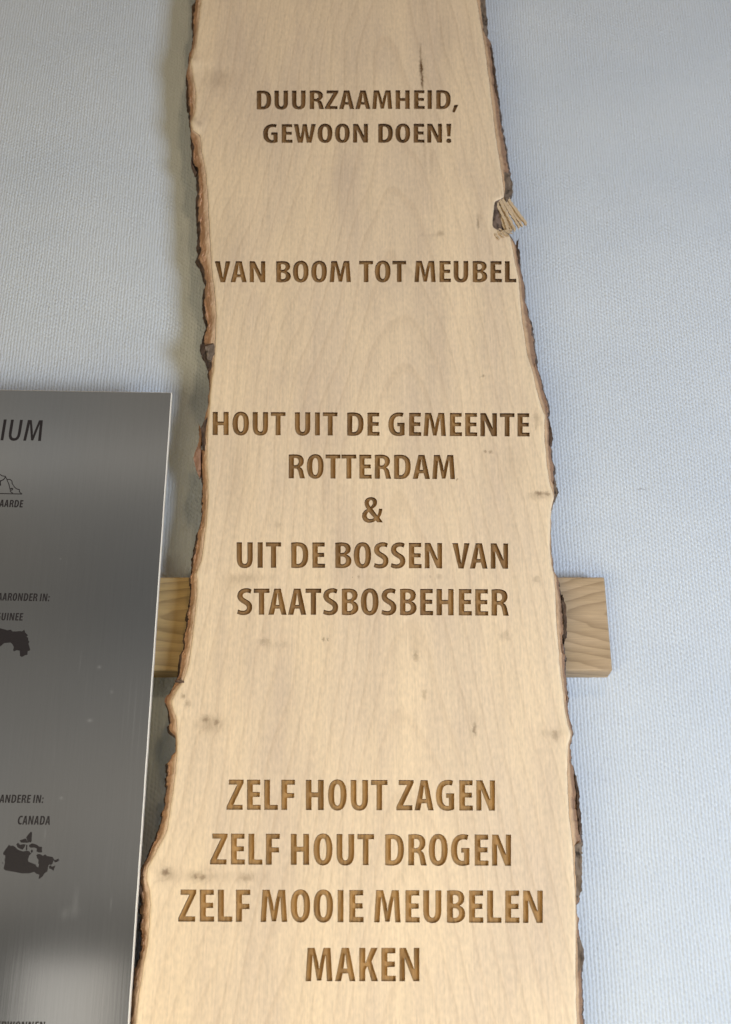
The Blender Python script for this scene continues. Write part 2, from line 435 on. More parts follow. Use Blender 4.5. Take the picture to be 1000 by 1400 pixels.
def wood_field(nt, x, z, knots=True):
    """growth rings of a flat-sawn maple plank; returns ring, fibre, blotch, knot fields"""
    z = z - Z0
    wv = vec(nt, x * 5.0, 0.0, z * 1.6)
    w1 = nz(nt, wv, 1.0, 2.0) - 0.5
    w2 = nz(nt, vec(nt, x * 22.0, 3.0, z * 7.0), 1.0, 3.0) - 0.5
    x0 = 0.052 + 0.04 * w1
    r = ((x - x0).pow(2.0) + 0.0030 + 0.0 * z).sqrt()
    f = r * 56.0 + z * 8.5 + w1 * 5.0 + w2 * 0.40
    spots = None
    if knots:
        kx = x + 0.009 * (nz(nt, vec(nt, x * 190.0, 5.0, z * 190.0), 1.0, 3.0, 0.65) - 0.5)
        kz = z + 0.009 * (nz(nt, vec(nt, x * 190.0, 9.0, z * 190.0), 1.0, 3.0, 0.65) - 0.5)
        for (px, py, sx_, sz_, a) in KNOTS:
            cx, cz = unp(px, py, YF)
            g = ((((kx - cx) / (sx_ * 0.00105)).pow(2.0) + ((kz - (cz - Z0)) / (sz_ * 0.00115)).pow(2.0)).pow(1.35) * -1.0).exp()
            spots = g * a if spots is None else spots + g * a
        f = f + spots * 2.2
    fr = f.frac()
    line = fr.step(0.70, 0.93) * (1.0 - fr.step(0.93, 1.0))        # thin late-wood line
    fr2 = (f * 3.3 + w2 * 1.2).frac()
    line2 = fr2.step(0.55, 0.90) * (1.0 - fr2.step(0.90, 1.0))
    ring = line * 0.75 + fr * 0.20 + line2 * 0.14
    fib = nz(nt, vec(nt, x * 420.0, 0.0, z * 9.0), 1.0, 3.0, 0.6) - 0.5
    fib2 = nz(nt, vec(nt, x * 62.0 + w1 * 3.0, 4.0, z * 1.5), 1.0, 4.0, 0.62) - 0.5
    fleck = nz(nt, vec(nt, x * 300.0, 8.0, z * 120.0), 1.0, 1.0, 0.5) - 0.5
    bl = nz(nt, vec(nt, x * 11.0, 2.0, z * 3.2), 1.0, 3.0, 0.55)
    return ring, fib, fib2, fleck, bl, spots


def wood_face():
    m, nt, b, x, y, z = new_mat('maple_planed')
    ring, fib, fib2, fleck, bl, spots = wood_field(nt, x, z)
    at = nt.nodes.new('ShaderNodeAttribute'); at.attribute_name = 'rim'
    rim = V(nt, at.outputs['Fac'])
    bl2 = nz(nt, vec(nt, x * 15.0, 7.0, (z - Z0) * 3.2), 1.0, 4.0, 0.6)
    bl3 = nz(nt, vec(nt, x * 38.0, 17.0, (z - Z0) * 9.0), 1.0, 4.0, 0.65)
    c = mix(nt, bl.step(0.35, 0.68), (0.772, 0.595, 0.400), (0.695, 0.540, 0.382))
    c = mix(nt, (bl2.step(0.44, 0.74) * 0.50 + bl3.step(0.5, 0.78) * 0.16) * (1.0 - rim), c, (0.525, 0.402, 0.305))
    c = mix(nt, rim * 0.55, c, (0.80, 0.632, 0.425))
    c = mix(nt, (ring * 0.24 * (0.10 + 1.6 * bl)).clamp(), c, (0.47, 0.325, 0.20))
    pore = nz(nt, vec(nt, x * 330.0, 21.0, (z - Z0) * 16.0), 1.0, 2.0, 0.5).step(0.60, 0.72)
    k = 1.13 + fib * 0.32 + fib2 * 0.26 + fleck * 0.36 - pore * 0.07
    g = nt.nodes.new('ShaderNodeCombineColor')
    for i in range(3): link(nt, k, g.inputs[i])
    c = mix(nt, 1.0, c, g.outputs[0], 'MULTIPLY')
    c = mix(nt, spots.clamp(), c, (0.135, 0.068, 0.028))
    nt.links.new(c, b.inputs['Base Color'])
    b.inputs['Roughness'].default_value = 0.55
    b.inputs['Specular IOR Level'].default_value = 0.3
    bump(nt, b, fib * 0.5 + fleck * 0.4 - ring * 0.25 - spots * 1.2, 0.5, 0.0006)
    return m


def wood_burnt(name, c1, c2):
    m, nt, b, x, y, z = new_mat(name)
    ring, fib, fib2, fleck, bl, spots = wood_field(nt, x, z, False)
    heat = nz(nt, vec(nt, x * 24.0, 1.0, z * 14.0), 1.0, 2.0)
    c = mix(nt, heat.step(0.30, 0.72), c1, c2)
    k = 1.0 + fib * 0.75 + fib2 * 0.5 + fleck * 0.35 - ring * 0.25
    g = nt.nodes.new('ShaderNodeCombineColor')
    for i in range(3): link(nt, k, g.inputs[i])
    c = mix(nt, 1.0, c, g.outputs[0], 'MULTIPLY')
    nt.links.new(c, b.inputs['Base Color'])
    b.inputs['Roughness'].default_value = 0.75
    b.inputs['Specular IOR Level'].default_value = 0.2
    bump(nt, b, fib + fleck, 0.6, 0.0006)
    return m


def bark_mat(name, inner, mid, dark, darkness):
    m, nt, b, x, y, z = new_mat(name)
    at = nt.nodes.new('ShaderNodeAttribute'); at.attribute_name = 'depth'
    t = V(nt, at.outputs['Fac'])
    n1 = nz(nt, vec(nt, x * 160.0, y * 220.0, z * 36.0), 1.0, 4.0, 0.6)
    n2 = nz(nt, vec(nt, x * 60.0, y * 90.0, z * 60.0), 1.0, 4.0, 0.65)
    n3 = nz(nt, vec(nt, x * 420.0, y * 420.0, z * 160.0), 1.0, 3.0, 0.6)
    n4 = nz(nt, vec(nt, 0.0, 3.0, z * 14.0), 1.0, 2.0)
    tt = t + (n1 - 0.5) * 0.16
    c = mix(nt, tt.step(0.02, 0.22), inner, mid)
    c = mix(nt, (n4 + n2 * 0.6).step(0.72, 0.95) * 0.35, c, tuple(v * 0.6 for v in mid))
    c = mix(nt, (tt + (n2 - 0.5) * 0.35).step(0.72 - darkness, 0.80 - darkness), c, mix(nt, n2.step(0.42, 0.62), dark, tuple(v * 2.6 for v in dark)))
    k = 0.70 + n3 * 0.35 + n1 * 0.25
    g = nt.nodes.new('ShaderNodeCombineColor')
    for i in range(3): link(nt, k, g.inputs[i])
    c = mix(nt, 1.0, c, g.outputs[0], 'MULTIPLY')
    nt.links.new(c, b.inputs['Base Color'])
    b.inputs['Roughness'].default_value = 0.9
    b.inputs['Specular IOR Level'].default_value = 0.15
    bump(nt, b, n1 * 0.7 + n3 * 0.5 + n2, 0.9, 0.002)
    return m


def flake_mat(name, c1, c2):
    m, nt, b, x, y, z = new_mat(name)
    n1 = nz(nt, vec(nt, x * 220.0, y * 120.0, z * 60.0), 1.0, 4.0, 0.65)
    n2 = nz(nt, vec(nt, x * 90.0, y * 90.0, z * 70.0), 1.0, 3.0, 0.6)
    c = mix(nt, n1.step(0.32, 0.68), c1, c2)
    c = mix(nt, n2.step(0.56, 0.70) * 0.8, c, (0.02, 0.015, 0.012))
    nt.links.new(c, b.inputs['Base Color'])
    b.inputs['Roughness'].default_value = 0.92
    b.inputs['Specular IOR Level'].default_value = 0.15
    bump(nt, b, n1 + n2, 0.9, 0.0018)
    return m


def oak_mat():
    m, nt, b, x, y, z = new_mat('oak_batten')
    z = z - Z0
    w = nz(nt, vec(nt, x * 4.0, y * 3.0, z * 9.0), 1.0, 2.0) - 0.5
    w2 = nz(nt, vec(nt, x * 30.0, 2.0, z * 70.0), 1.0, 3.0) - 0.5
    # rings run along x and close in a tongue that opens towards the right end
    cz = unp(800, 838, YF + 0.04)[1] - Z0
    r = ((z - cz + 0.004).pow(2.0) + 0.00006 + 0.0 * x).sqrt()
    f = r * 66.0 - x * 15.0 + w * 2.5 + w2 * 0.35 + y * 40.0 + (nz(nt, vec(nt, x * 3.0, 6.0, z * 38.0), 1.0, 2.0) - 0.5) * 1.6
    fr = f.frac()
    ring = fr.pow(2.5) * (1.0 - fr.step(0.88, 1.0))
    pore = nz(nt, vec(nt, x * 28.0, y * 200.0, z * 700.0), 1.0, 3.0, 0.6) - 0.5
    bl = nz(nt, vec(nt, x * 6.0, 1.0, z * 30.0), 1.0, 2.0)
    c = mix(nt, bl.step(0.3, 0.7), (0.55, 0.390, 0.240), (0.43, 0.300, 0.172))
    c = mix(nt, (1.0 - x.step(-0.26, -0.05)) * 0.6, c, (0.56, 0.37, 0.135))  # left part tinted ochre: its warmer light mixed into the oak colour
    c = mix(nt, (ring * 0.68 * (0.3 + bl * 1.3)).clamp(), c, (0.20, 0.125, 0.06))
    k = 1.0 + pore * 0.5
    g = nt.nodes.new('ShaderNodeCombineColor')
    for i in range(3): link(nt, k, g.inputs[i])
    c = mix(nt, 1.0, c, g.outputs[0], 'MULTIPLY')
    nt.links.new(c, b.inputs['Base Color'])
    b.inputs['Roughness'].default_value = 0.55
    b.inputs['Specular IOR Level'].default_value = 0.3
    bump(nt, b, pore - ring * 0.4, 0.6, 0.0006)
    return m


def wall_mat():
    m, nt, b, x, y, z = new_mat('woven_wallpaper')
    big = nz(nt, vec(nt, x * 3.0, 0.0, z * 5.0), 1.0, 5.0, 0.6).step(0.3, 0.7)
    fine = nz(nt, vec(nt, x * 700.0, 0.0, z * 500.0), 1.0, 2.0) - 0.5
    c = mix(nt, big, (0.600, 0.635, 0.680), (0.645, 0.675, 0.710))
    # the faint scuff on the paper
    sx_, sz_ = unp(876, 669, 0.0)
    sp = ((((x - sx_) / 0.008).pow(2.0) + ((z - sz_) / 0.0016).pow(2.0)) * -1.0).exp()
    sp2 = nz(nt, vec(nt, x * 200.0, 0.0, z * 200.0), 1.0, 2.0).step(0.4, 0.6)
    c = mix(nt, sp * sp2 * 0.5, c, (0.12, 0.08, 0.06))
    nt.links.new(c, b.inputs['Base Color'])
    b.inputs['Roughness'].default_value = 0.7
    b.inputs['Specular IOR Level'].default_value = 0.3
    bump(nt, b, fine, 0.4, 0.0004)
    return m


def plate_mat():
    m, nt, b, x, y, z = new_mat('brushed_aluminium')
    z = z - Z0
    s1 = nz(nt, vec(nt, x * 900.0, 0.0, z * 14.0), 1.0, 3.0, 0.6)
    s2 = nz(nt, vec(nt, x * 260.0, 4.0, z * 5.0), 1.0, 3.0, 0.6)
    grain = nz(nt, vec(nt, x * 1500.0, 2.0, z * 1500.0), 1.0, 2.0, 0.6)
    low = nz(nt, vec(nt, x * 9.0, 7.0, z * 9.0), 1.0, 3.0)
    scr = s2.step(0.66, 0.74) * nz(nt, vec(nt, x * 40.0, 1.0, z * 9.0), 1.0, 2.0).step(0.5, 0.7)
    marks = None
    for px, py, sx_, sz_, a in ((136,912,2.2,2.0,.07),(153,946,2.2,2.2,.045),(123,985,3,2.2,.08),(83,764,1,1,.08),(104,1232,3,14,.030),(100,1246,9,7,.02),(88,1250,4,6,.025),(152,1236,1,8,.035),(84,1091,2,2,.06),(62,1140,1,6,.04),(184,980,1.0,44,.025),(177,960,.8,34,.02),(110,905,.8,14,.025),(75,1030,.8,14,.02),(190,1010,.7,50,.02),(168,990,.6,30,.015),(118,940,.6,24,.015)):
        cx, cz = unp(px, py, PF)
        g = ((((x - cx) / (sx_ * 0.001)).pow(2.0) + ((z - (cz - Z0)) / (sz_ * 0.001)).pow(2.0)) * -1.0).exp() * a
        marks = g if marks is None else marks + g
    k = 0.86 + (s1 - 0.5) * 0.09 + (s2 - 0.5) * 0.06 + (grain - 0.5) * 0.10 + (low - 0.5) * 0.05
    g = nt.nodes.new('ShaderNodeCombineColor')
    link(nt, k * 1.0, g.inputs[0]); link(nt, k * 0.99, g.inputs[1]); link(nt, k * 0.975, g.inputs[2])
    c = mix(nt, (marks + scr * 0.20).clamp(), g.outputs[0], (0.75, 0.75, 0.74))
    nt.links.new(c, b.inputs['Base Color'])
    link(nt, (1.0 - marks * 1.2 - scr * 0.12).clamp(), b.inputs['Metallic'])
    link(nt, 0.075 + low * 0.03 + marks * 0.3 + scr * 0.2, b.inputs['Roughness'])
    bump(nt, b, s1 * 0.6 + s2 * 0.8, 0.05, 0.0003)
    return m


def plain(name, col, rough=0.6, spec=0.3, metal=0.0, grain=0.12, scale=300.0):
    m, nt, b, x, y, z = new_mat(name)
    n = nz(nt, vec(nt, x * scale, y * scale, z * scale), 1.0, 3.0)
    k = 1.0 - grain * 0.5 + n * grain
    g = nt.nodes.new('ShaderNodeCombineColor')
    for i in range(3): link(nt, k * col[i], g.inputs[i])
    nt.links.new(g.outputs[0], b.inputs['Base Color'])
    b.inputs['Roughness'].default_value = rough
    b.inputs['Specular IOR Level'].default_value = spec
    b.inputs['Metallic'].default_value = metal
    return m


PF = YF - 0.012     # face of the information plate
M_FACE = wood_face()
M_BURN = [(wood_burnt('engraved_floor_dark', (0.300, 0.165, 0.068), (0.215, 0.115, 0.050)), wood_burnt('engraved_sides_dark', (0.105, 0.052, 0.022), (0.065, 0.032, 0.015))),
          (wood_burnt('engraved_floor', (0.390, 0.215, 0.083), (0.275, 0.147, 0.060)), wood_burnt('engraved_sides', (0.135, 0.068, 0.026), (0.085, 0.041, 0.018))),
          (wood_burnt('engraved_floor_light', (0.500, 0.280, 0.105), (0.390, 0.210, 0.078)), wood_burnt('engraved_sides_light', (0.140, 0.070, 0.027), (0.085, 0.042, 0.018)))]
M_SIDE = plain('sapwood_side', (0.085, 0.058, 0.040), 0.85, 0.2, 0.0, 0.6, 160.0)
M_BARK_L = bark_mat('bark_pinkish', (0.74, 0.520, 0.345), (0.56, 0.330, 0.205), (0.060, 0.040, 0.030), -0.10)
M_BARK_R = bark_mat('bark_brown', (0.64, 0.425, 0.260), (0.370, 0.220, 0.135), (0.085, 0.060, 0.046), -0.10)
M_FLAKE_G = flake_mat('bark_flake_grey', (0.14, 0.105, 0.080), (0.255, 0.195, 0.150))
M_FLAKE_D = flake_mat('bark_flake_dark', (0.05, 0.034, 0.025), (0.15, 0.095, 0.066))
M_FLAKE_P = flake_mat('bark_flake_pink', (0.26, 0.14, 0.09), (0.36, 0.21, 0.14))
M_SPLIT = plain('split_fibres', (0.64, 0.485, 0.315), 0.7, 0.2, 0.0, 0.45, 260.0)
M_TIP = plain('weathered_tips', (0.26, 0.215, 0.17), 0.7, 0.3, 0.0, 0.6, 300.0)
M_OAK = oak_mat()
M_WALL = wall_mat()
M_PLATE = plate_mat()
M_EDGE = plain('cut_edge', (0.95, 0.88, 0.76), 0.35, 0.5, 0.0, 0.06, 200.0)
M_INK = plain('black_print', (0.022, 0.018, 0.020), 0.45, 0.4, 0.0, 0.4, 900.0)
M_STEEL = plain('steel', (0.5, 0.5, 0.5), 0.35, 0.5, 1.0)


# ------------------------------------------------------------------ wall
def box(x0, x1, y0, y1, z0, z1):
    v = [(x, y, z) for x in (x0, x1) for y in (y0, y1) for z in (z0, z1)]
    f = [(0, 1, 3, 2), (4, 6, 7, 5), (0, 4, 5, 1), (2, 3, 7, 6), (0, 2, 6, 4), (1, 5, 7, 3)]
    return v, f

def vnoise(x, z, seed):
    """smooth value noise on arrays"""
    rng = np.random.default_rng(seed)
    tab = rng.random((256, 256))
    xi, zi = np.floor(x).astype(int), np.floor(z).astype(int)
    fx, fz = x - xi, z - zi
    fx = fx * fx * (3 - 2 * fx); fz = fz * fz * (3 - 2 * fz)
    t = lambda a, b: tab[a % 256, b % 256]
    return (t(xi, zi) * (1 - fx) + t(xi + 1, zi) * fx) * (1 - fz) + (t(xi, zi + 1) * (1 - fx) + t(xi + 1, zi + 1) * fx) * fz


def woven_wall():
    """wall sheet with the woven relief of glass-fibre paper, fine where the picture looks, plain farther out"""
    xs = np.arange(-0.84, 0.8401, 0.00115); zs = np.arange(Z0 - 0.72, Z0 + 1.12, 0.0019)
    X, ZZ = np.meshgrid(xs, zs)
    ax, az = X, ZZ - Z0
    px_, pz_ = 0.0046, 0.0068
    u = ax / px_ + 0.40 * (vnoise(ax / 0.030, az / 0.040, 1) - 0.5) + 0.24 * (vnoise(ax / 0.006, az / 0.012, 2) - 0.5)
    col = np.floor(u)
    v = az / pz_ + col * 0.53 + 0.5 * (vnoise(ax / 0.040, az / 0.040, 3) - 0.5) + 0.32 * (vnoise(ax / 0.005, az / 0.010, 5) - 0.5)
    u = u + 0.10 * np.sin(2 * np.pi * v)
    a = 2 * (u - np.floor(u)) - 1
    yarn = np.clip(1 - a * a, 0, 1)
    over = 0.5 + 0.5 * np.cos(2 * np.pi * v)
    amp = 0.55 + 0.9 * vnoise(col * 1.7 + 0.5, np.floor(v) * 1.3 + 0.5, 4)
    loz = np.clip(yarn * 1.7 - 1.5 * (1 - over), 0, 1) ** 0.6        # the part of a yarn that lies on top: a lens shape
    h = 0.00170 * (loz * (0.6 + 0.4 * amp) + 0.14 * yarn) + 0.00022 * vnoise(ax / 0.0023, az / 0.004, 6)
    h += 0.0008 * (vnoise(ax / 0.11, az / 0.13, 7) - 0.5)
    h *= np.clip(np.minimum(np.minimum(X - xs[0], xs[-1] - X), np.minimum(ZZ - zs[0], zs[-1] - ZZ)) / 0.02, 0, 1)
    nx, nz_ = len(xs), len(zs)
    co = np.stack([X, -h, ZZ], -1).reshape(-1, 3)
    i = np.arange(nz_ - 1)[:, None] * nx + np.arange(nx - 1)[None, :]
    q = np.stack([i, i + 1, i + nx + 1, i + nx], -1).reshape(-1, 4)
    c0 = len(co); lo, hi = (-3.5, -0.2), (3.5, 5.2)
    fr = np.array([(lo[0], 0, lo[1]), (hi[0], 0, lo[1]), (hi[0], 0, hi[1]), (lo[0], 0, hi[1]),
                   (lo[0], .15, lo[1]), (hi[0], .15, lo[1]), (hi[0], .15, hi[1]), (lo[0], .15, hi[1])])
    k = [0, nx - 1, nx * nz_ - 1, nx * (nz_ - 1)]
    q2 = np.array([(c0, c0 + 1, k[1], k[0]), (c0 + 1, c0 + 2, k[2], k[1]), (c0 + 2, c0 + 3, k[3], k[2]), (c0 + 3, c0, k[0], k[3]),
                   (c0 + 7, c0 + 6, c0 + 5, c0 + 4), (c0, c0 + 4, c0 + 5, c0 + 1), (c0 + 1, c0 + 5, c0 + 6, c0 + 2), (c0 + 2, c0 + 6, c0 + 7, c0 + 3), (c0 + 3, c0 + 7, c0 + 4, c0)])
    co = np.concatenate([co, fr]); q = np.concatenate([q, q2])
    me = bpy.data.meshes.new('wall')
    me.vertices.add(len(co)); me.vertices.foreach_set('co', co.ravel())
    me.loops.add(q.size); me.loops.foreach_set('vertex_index', q.ravel().astype(np.int32))
    me.polygons.add(len(q)); me.polygons.foreach_set('loop_start', np.arange(0, q.size, 4, dtype=np.int32))
    sm = np.ones(len(q), bool); sm[-9:] = False
    me.polygons.foreach_set('use_smooth', sm)
    me.update(calc_edges=True)
    me.materials.append(M_WALL)
    o = bpy.data.objects.new('wall', me); COL.objects.link(o)
    return o

wall = woven_wall()
wall['kind'] = 'structure'
wall['label'] = 'pale blue-grey wall covered in woven glass-fibre wallpaper'

# ------------------------------------------------------------------ oak batten behind the board
yb0 = YF + 0.0405
xa, za = unp(828.5, 788.7, yb0); xb, zb = unp(836, 917, yb0)
bm = bmesh.new()
v, f = box(-0.62, (xa + xb) / 2, yb0, -0.0004, zb, za)
me = bpy.data.meshes.new('batten'); me.from_pydata(v, [], f)
bm.from_mesh(me)
bmesh.ops.recalc_face_normals(bm, faces=bm.faces)
bmesh.ops.bevel(bm, geom=list(bm.edges), offset=0.0022, segments=2, affect='EDGES', profile=0.5)
bm.to_mesh(me); bm.free()
me.materials.append(M_OAK)
bat = bpy.data.objects.new('batten', me); COL.objects.link(bat)
bat['label'] = 'horizontal oak batten on the wall, crossing behind the engraved board'
bat['category'] = 'batten'

# ------------------------------------------------------------------ the live-edge board
BASE = Vector((0.0, YF + 0.02, float(Z[-1])))
board = thing('live_edge_board', 'tall pale maple plank with bark edges and engraved Dutch text leaning over the oak batten', 'board', BASE)

letters = [place(t, x0, x1, a, b_, c_, d_, YF) for (t, x0, x1, a, b_, c_, d_) in LINES]
all_loops = [lp for line in letters for g in line for lp in g]

outline = [(XLF[i], Z[i]) for i in range(len(Z))] + [(XRF[i], Z[i]) for i in range(len(Z) - 1, -1, -1)]
# keep the lettering inside the face where a letter reaches the live edge
for lp in all_loops:
    for k, (x, z) in enumerate(lp):
        xl = np.interp(z, Z[::-1], XLF[::-1]) + 0.0009; xr = np.interp(z, Z[::-1], XRF[::-1]) - 0.0009
        lp[k] = (min(max(x, xl), xr), z)
extra = []
for i in range(2, len(Z) - 2, 3):
    for d in (0.0010, 0.0022, 0.0042, 0.0070):
        extra += [(XLF[i] + d, Z[i]), (XRF[i] - d, Z[i])]
for i in range(3, len(Z) - 3, 6):
    xs = np.arange(XLF[i] + 0.011, XRF[i] - 0.010, 0.0085)
    extra += [(x + 0.002 * ((i // 6) % 2), Z[i]) for x in xs]
fv, ff = tri_fill([outline], extra) if False else (None, None)

loops = [outline] + all_loops
vs, es = [], []
for lp in loops:
    n0 = len(vs); vs += [Vector(p) for p in lp]
    es += [(n0 + i, n0 + (i + 1) % len(lp)) for i in range(len(lp))]
vs += [Vector(p) for p in extra]
ov, oe, of, *_ = delaunay_2d_cdt(vs, es, [], 0, 1e-7)
ov = np.array([(p.x, p.y) for p in ov]); of = np.array([t for t in of if len(t) == 3])
cen = ov[of].mean(1)
keep = inside(cen, [outline]) & ~inside(cen, all_loops)
of = of[keep]
yy = yface(ov[:, 0], ov[:, 1])
a_, b_, c_ = ov[of[:, 0]], ov[of[:, 1]], ov[of[:, 2]]
area2 = (b_[:, 0] - a_[:, 0]) * (c_[:, 1] - a_[:, 1]) - (b_[:, 1] - a_[:, 1]) * (c_[:, 0] - a_[:, 0])
of = np.where(area2[:, None] > 0, of, of[:, ::-1])          # normals towards -y
verts = [(p[0], y, p[1]) for p, y in zip(ov, yy)]
faces = [tuple(int(k) for k in t) for t in of]
mid = [0] * len(faces)
# sides and back of the slab
TH = 0.040
n = len(Z)
base = len(verts)
prof = []
yl = yface(XLF, Z); yr = yface(XRF, Z)
for i in range(n):
    wl, wr = XLO[i], XRO[i]
    row = [(XLF[i], yl[i], Z[i]), (XLF[i] * .45 + wl * .55 + .0012, YF + .012, Z[i]), (wl + .003, YF + DOUT, Z[i]), (wl + .006, YF + TH, Z[i]),
           (wr - .006, YF + TH, Z[i]), (wr - .003, YF + DOUT, Z[i]), (XRF[i] * .45 + wr * .55 - .0012, YF + .012, Z[i]), (XRF[i], yr[i], Z[i])]
    verts += row
for i in range(n - 1):
    for k in range(7):
        a = base + i * 8 + k
        faces.append((a, a + 1, a + 9, a + 8)); mid.append(1 if k != 3 else 0)
faces.append(tuple(base + k for k in range(7, -1, -1))); mid.append(0)
faces.append(tuple(base + (n - 1) * 8 + k for k in range(8))); mid.append(0)
slab = obj('slab', verts, faces, [M_FACE, M_SIDE], board, mid, True)
xv = np.empty(len(slab.data.vertices) * 3); slab.data.vertices.foreach_get('co', xv); xv = xv.reshape(-1, 3)
de = np.clip(np.minimum(xv[:, 0] - np.interp(xv[:, 2], Z[::-1], XLF[::-1]), np.interp(xv[:, 2], Z[::-1], XRF[::-1]) - xv[:, 0]), 0, None)
at_ = slab.data.attributes.new('rim', 'FLOAT', 'POINT'); at_.data.foreach_set('value', np.exp(-de / 0.011))
# keep the arris crisp
slab.data.polygons.foreach_set('use_smooth', [m_ == 0 for m_ in mid] if len(mid) == len(slab.data.polygons) else [True] * len(slab.data.polygons))

# engraved lines: floor and side walls of each cut
DEPTH = 0.0042
for li, ((t, *_r), line) in enumerate(zip(LINES, letters)):
    V_, F_, MI = [], [], []
    for gi, g in enumerate(line):
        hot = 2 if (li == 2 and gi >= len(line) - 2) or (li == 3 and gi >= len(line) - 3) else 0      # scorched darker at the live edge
        v2, f2 = tri_fill(g)
        n0 = len(V_)
        yfl = yface(v2[:, 0], v2[:, 1]) + DEPTH
        V_ += [(p[0], y, p[1]) for p, y in zip(v2, yfl)]
        for tr in f2:
            p, q, r = v2[tr]
            s = (q[0] - p[0]) * (r[1] - p[1]) - (q[1] - p[1]) * (r[0] - p[0])
            tr = tr if s > 0 else tr[::-1]
            F_.append(tuple(int(k) + n0 for k in tr)); MI.append(hot)
        for lp in g:
            p = np.array(lp); m0 = len(V_); L = len(lp)
            yt = yface(p[:, 0], p[:, 1])
            # walls lean in a little towards the floor
            V_ += [(q[0], y, q[1]) for q, y in zip(p, yt)] + [(q[0], y + DEPTH, q[1]) for q, y in zip(p, yt)]
            for k in range(L):
                k2 = (k + 1) % L
                F_.append((m0 + k, m0 + k2, m0 + L + k2, m0 + L + k)); MI.append(hot + 1)
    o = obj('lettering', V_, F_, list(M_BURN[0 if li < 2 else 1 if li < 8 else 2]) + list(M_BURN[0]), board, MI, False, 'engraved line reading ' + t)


# bark strips: a shell from the arris round to the back
def bark_strip(side, mat, label):
    s = -1 if side == 'L' else 1
    xf, xo = (XLF, XLO) if side == 'L' else (XRF, XRO)
    yf_ = yl if side == 'L' else yr
    sd = 0 if side == 'L' else 40
    K = 12
    c1 = chunks(21 + sd, .006, .022, -1, 1); c2 = chunks(22 + sd, .004, .012, -1, 1); c3 = chunks(23 + sd, .008, .030, -1, 1)
    vs_, dep, fs_ = [], [], []
    for i in range(n):
        wdt = abs(xo[i] - xf[i])
        for k in range(K + 4):
            if k <= K:
                t = k / K
                x = xf[i] + (xo[i] - xf[i]) * (t ** 0.9)
                y = yf_[i] + 0.0004 + (DOUT - 0.0004) * (t ** 1.7)
                am = min(0.0016, wdt * 0.16) * math.sin(math.pi * min(t, .9))
                q = fbm(x * 110 + 5, t * 6, Z[i] * 55 + sd, 0.6, 4)
                y -= am * 0.8 * q
                x += s * 0.25 * am * q
                # outer layer sits proud in separate plates, broken away in places
                lim = 0.60 + 0.22 * c3[i] + 0.08 * c2[i]
                if t > lim: y -= min(0.0032, wdt * 0.3) * (0.55 + 0.45 * c1[i])
                in_notch = side == 'R' and zrow(326) < Z[i] < zrow(269)
                dv = 1.1 if in_notch else t + 0.16 * (1 if t > lim else -1) + 0.10 * c2[i] * (t > lim)
            else:
                j = k - K
                x = xo[i] - s * (0.001, 0.003, 0.007)[j - 1]; y = YF + DOUT + (0.006, 0.011, 0.0155)[j - 1]
                dv = 1.2
            vs_.append((x, y, Z[i])); dep.append(dv)
    KK = K + 4
    for i in range(n - 1):
        for k in range(KK - 1):
            a = i * KK + k
            fs_.append((a, a + 1, a + KK + 1, a + KK))
    me = bpy.data.meshes.new('bark'); me.from_pydata(vs_, [], fs_)
    at = me.attributes.new('depth', 'FLOAT', 'POINT'); at.data.foreach_set('value', dep)
    me.materials.append(mat)
    me.polygons.foreach_set('use_smooth', [False] * len(me.polygons))
    o = bpy.data.objects.new('bark', me); COL.objects.link(o)
    o.parent = board; o.location = -BASE; o['label'] = label
    fix_normals(o)

bark_strip('L', M_BARK_L, 'pinkish tan inner bark along the left live edge')
bark_strip('R', M_BARK_R, 'brown bark along the right live edge')


# loose bark flakes: traced outline, real thickness, rough face
def flake(pts, depth, thick, mat, tilt=0.0, seed=0, name='bark_flake', rough=0.0016):
    pl = YF + depth
    p = np.array([unp(a, b_, pl) for a, b_ in pts])
    out = []
    for i in range(len(p)):
        q, r = p[i], p[(i + 1) % len(p)]
        m = max(2, int(np.hypot(*(r - q)) / 0.0022))
        for k in range(m):
            w = q + (r - q) * k / m
            j = 0.0011 * np.array((fbm(w[0] * 300, seed, w[1] * 300), fbm(w[0] * 300, seed + 9, w[1] * 300)))
            out.append(tuple(w + j))
    lo, hi = np.min(out, 0), np.max(out, 0)
    ex = [(x, z) for x in np.arange(lo[0], hi[0], 0.0022) for z in np.arange(lo[1], hi[1], 0.0028)]
    ex = [e for e, k in zip(ex, inside(np.array(ex), [out])) if k] if ex else []
    v2, f2 = tri_fill([out], ex)
    cx = p[:, 0].mean()
    def yd(x, z): return pl + tilt * (x - cx) - rough * (fbm(x * 140, seed, z * 60) + 0.4)
    nv = len(v2)
    V_ = [(a, yd(a, b_), b_) for a, b_ in v2] + [(a, pl + thick, b_) for a, b_ in v2]
    F_ = [tuple(int(k) for k in t) for t in f2] + [tuple(int(k) + nv for k in t[::-1]) for t in f2]
    ed = {}
    for t in f2:
        for k in range(3):
            e = (int(t[k]), int(t[(k + 1) % 3])); ed[e] = 1
    for (a, b_) in list(ed):
        if (b_, a) not in ed: F_.append((b_, a, a + nv, b_ + nv))
    o = obj(name, V_, F_, mat, board, None, False)
    fix_normals(o)
    return o

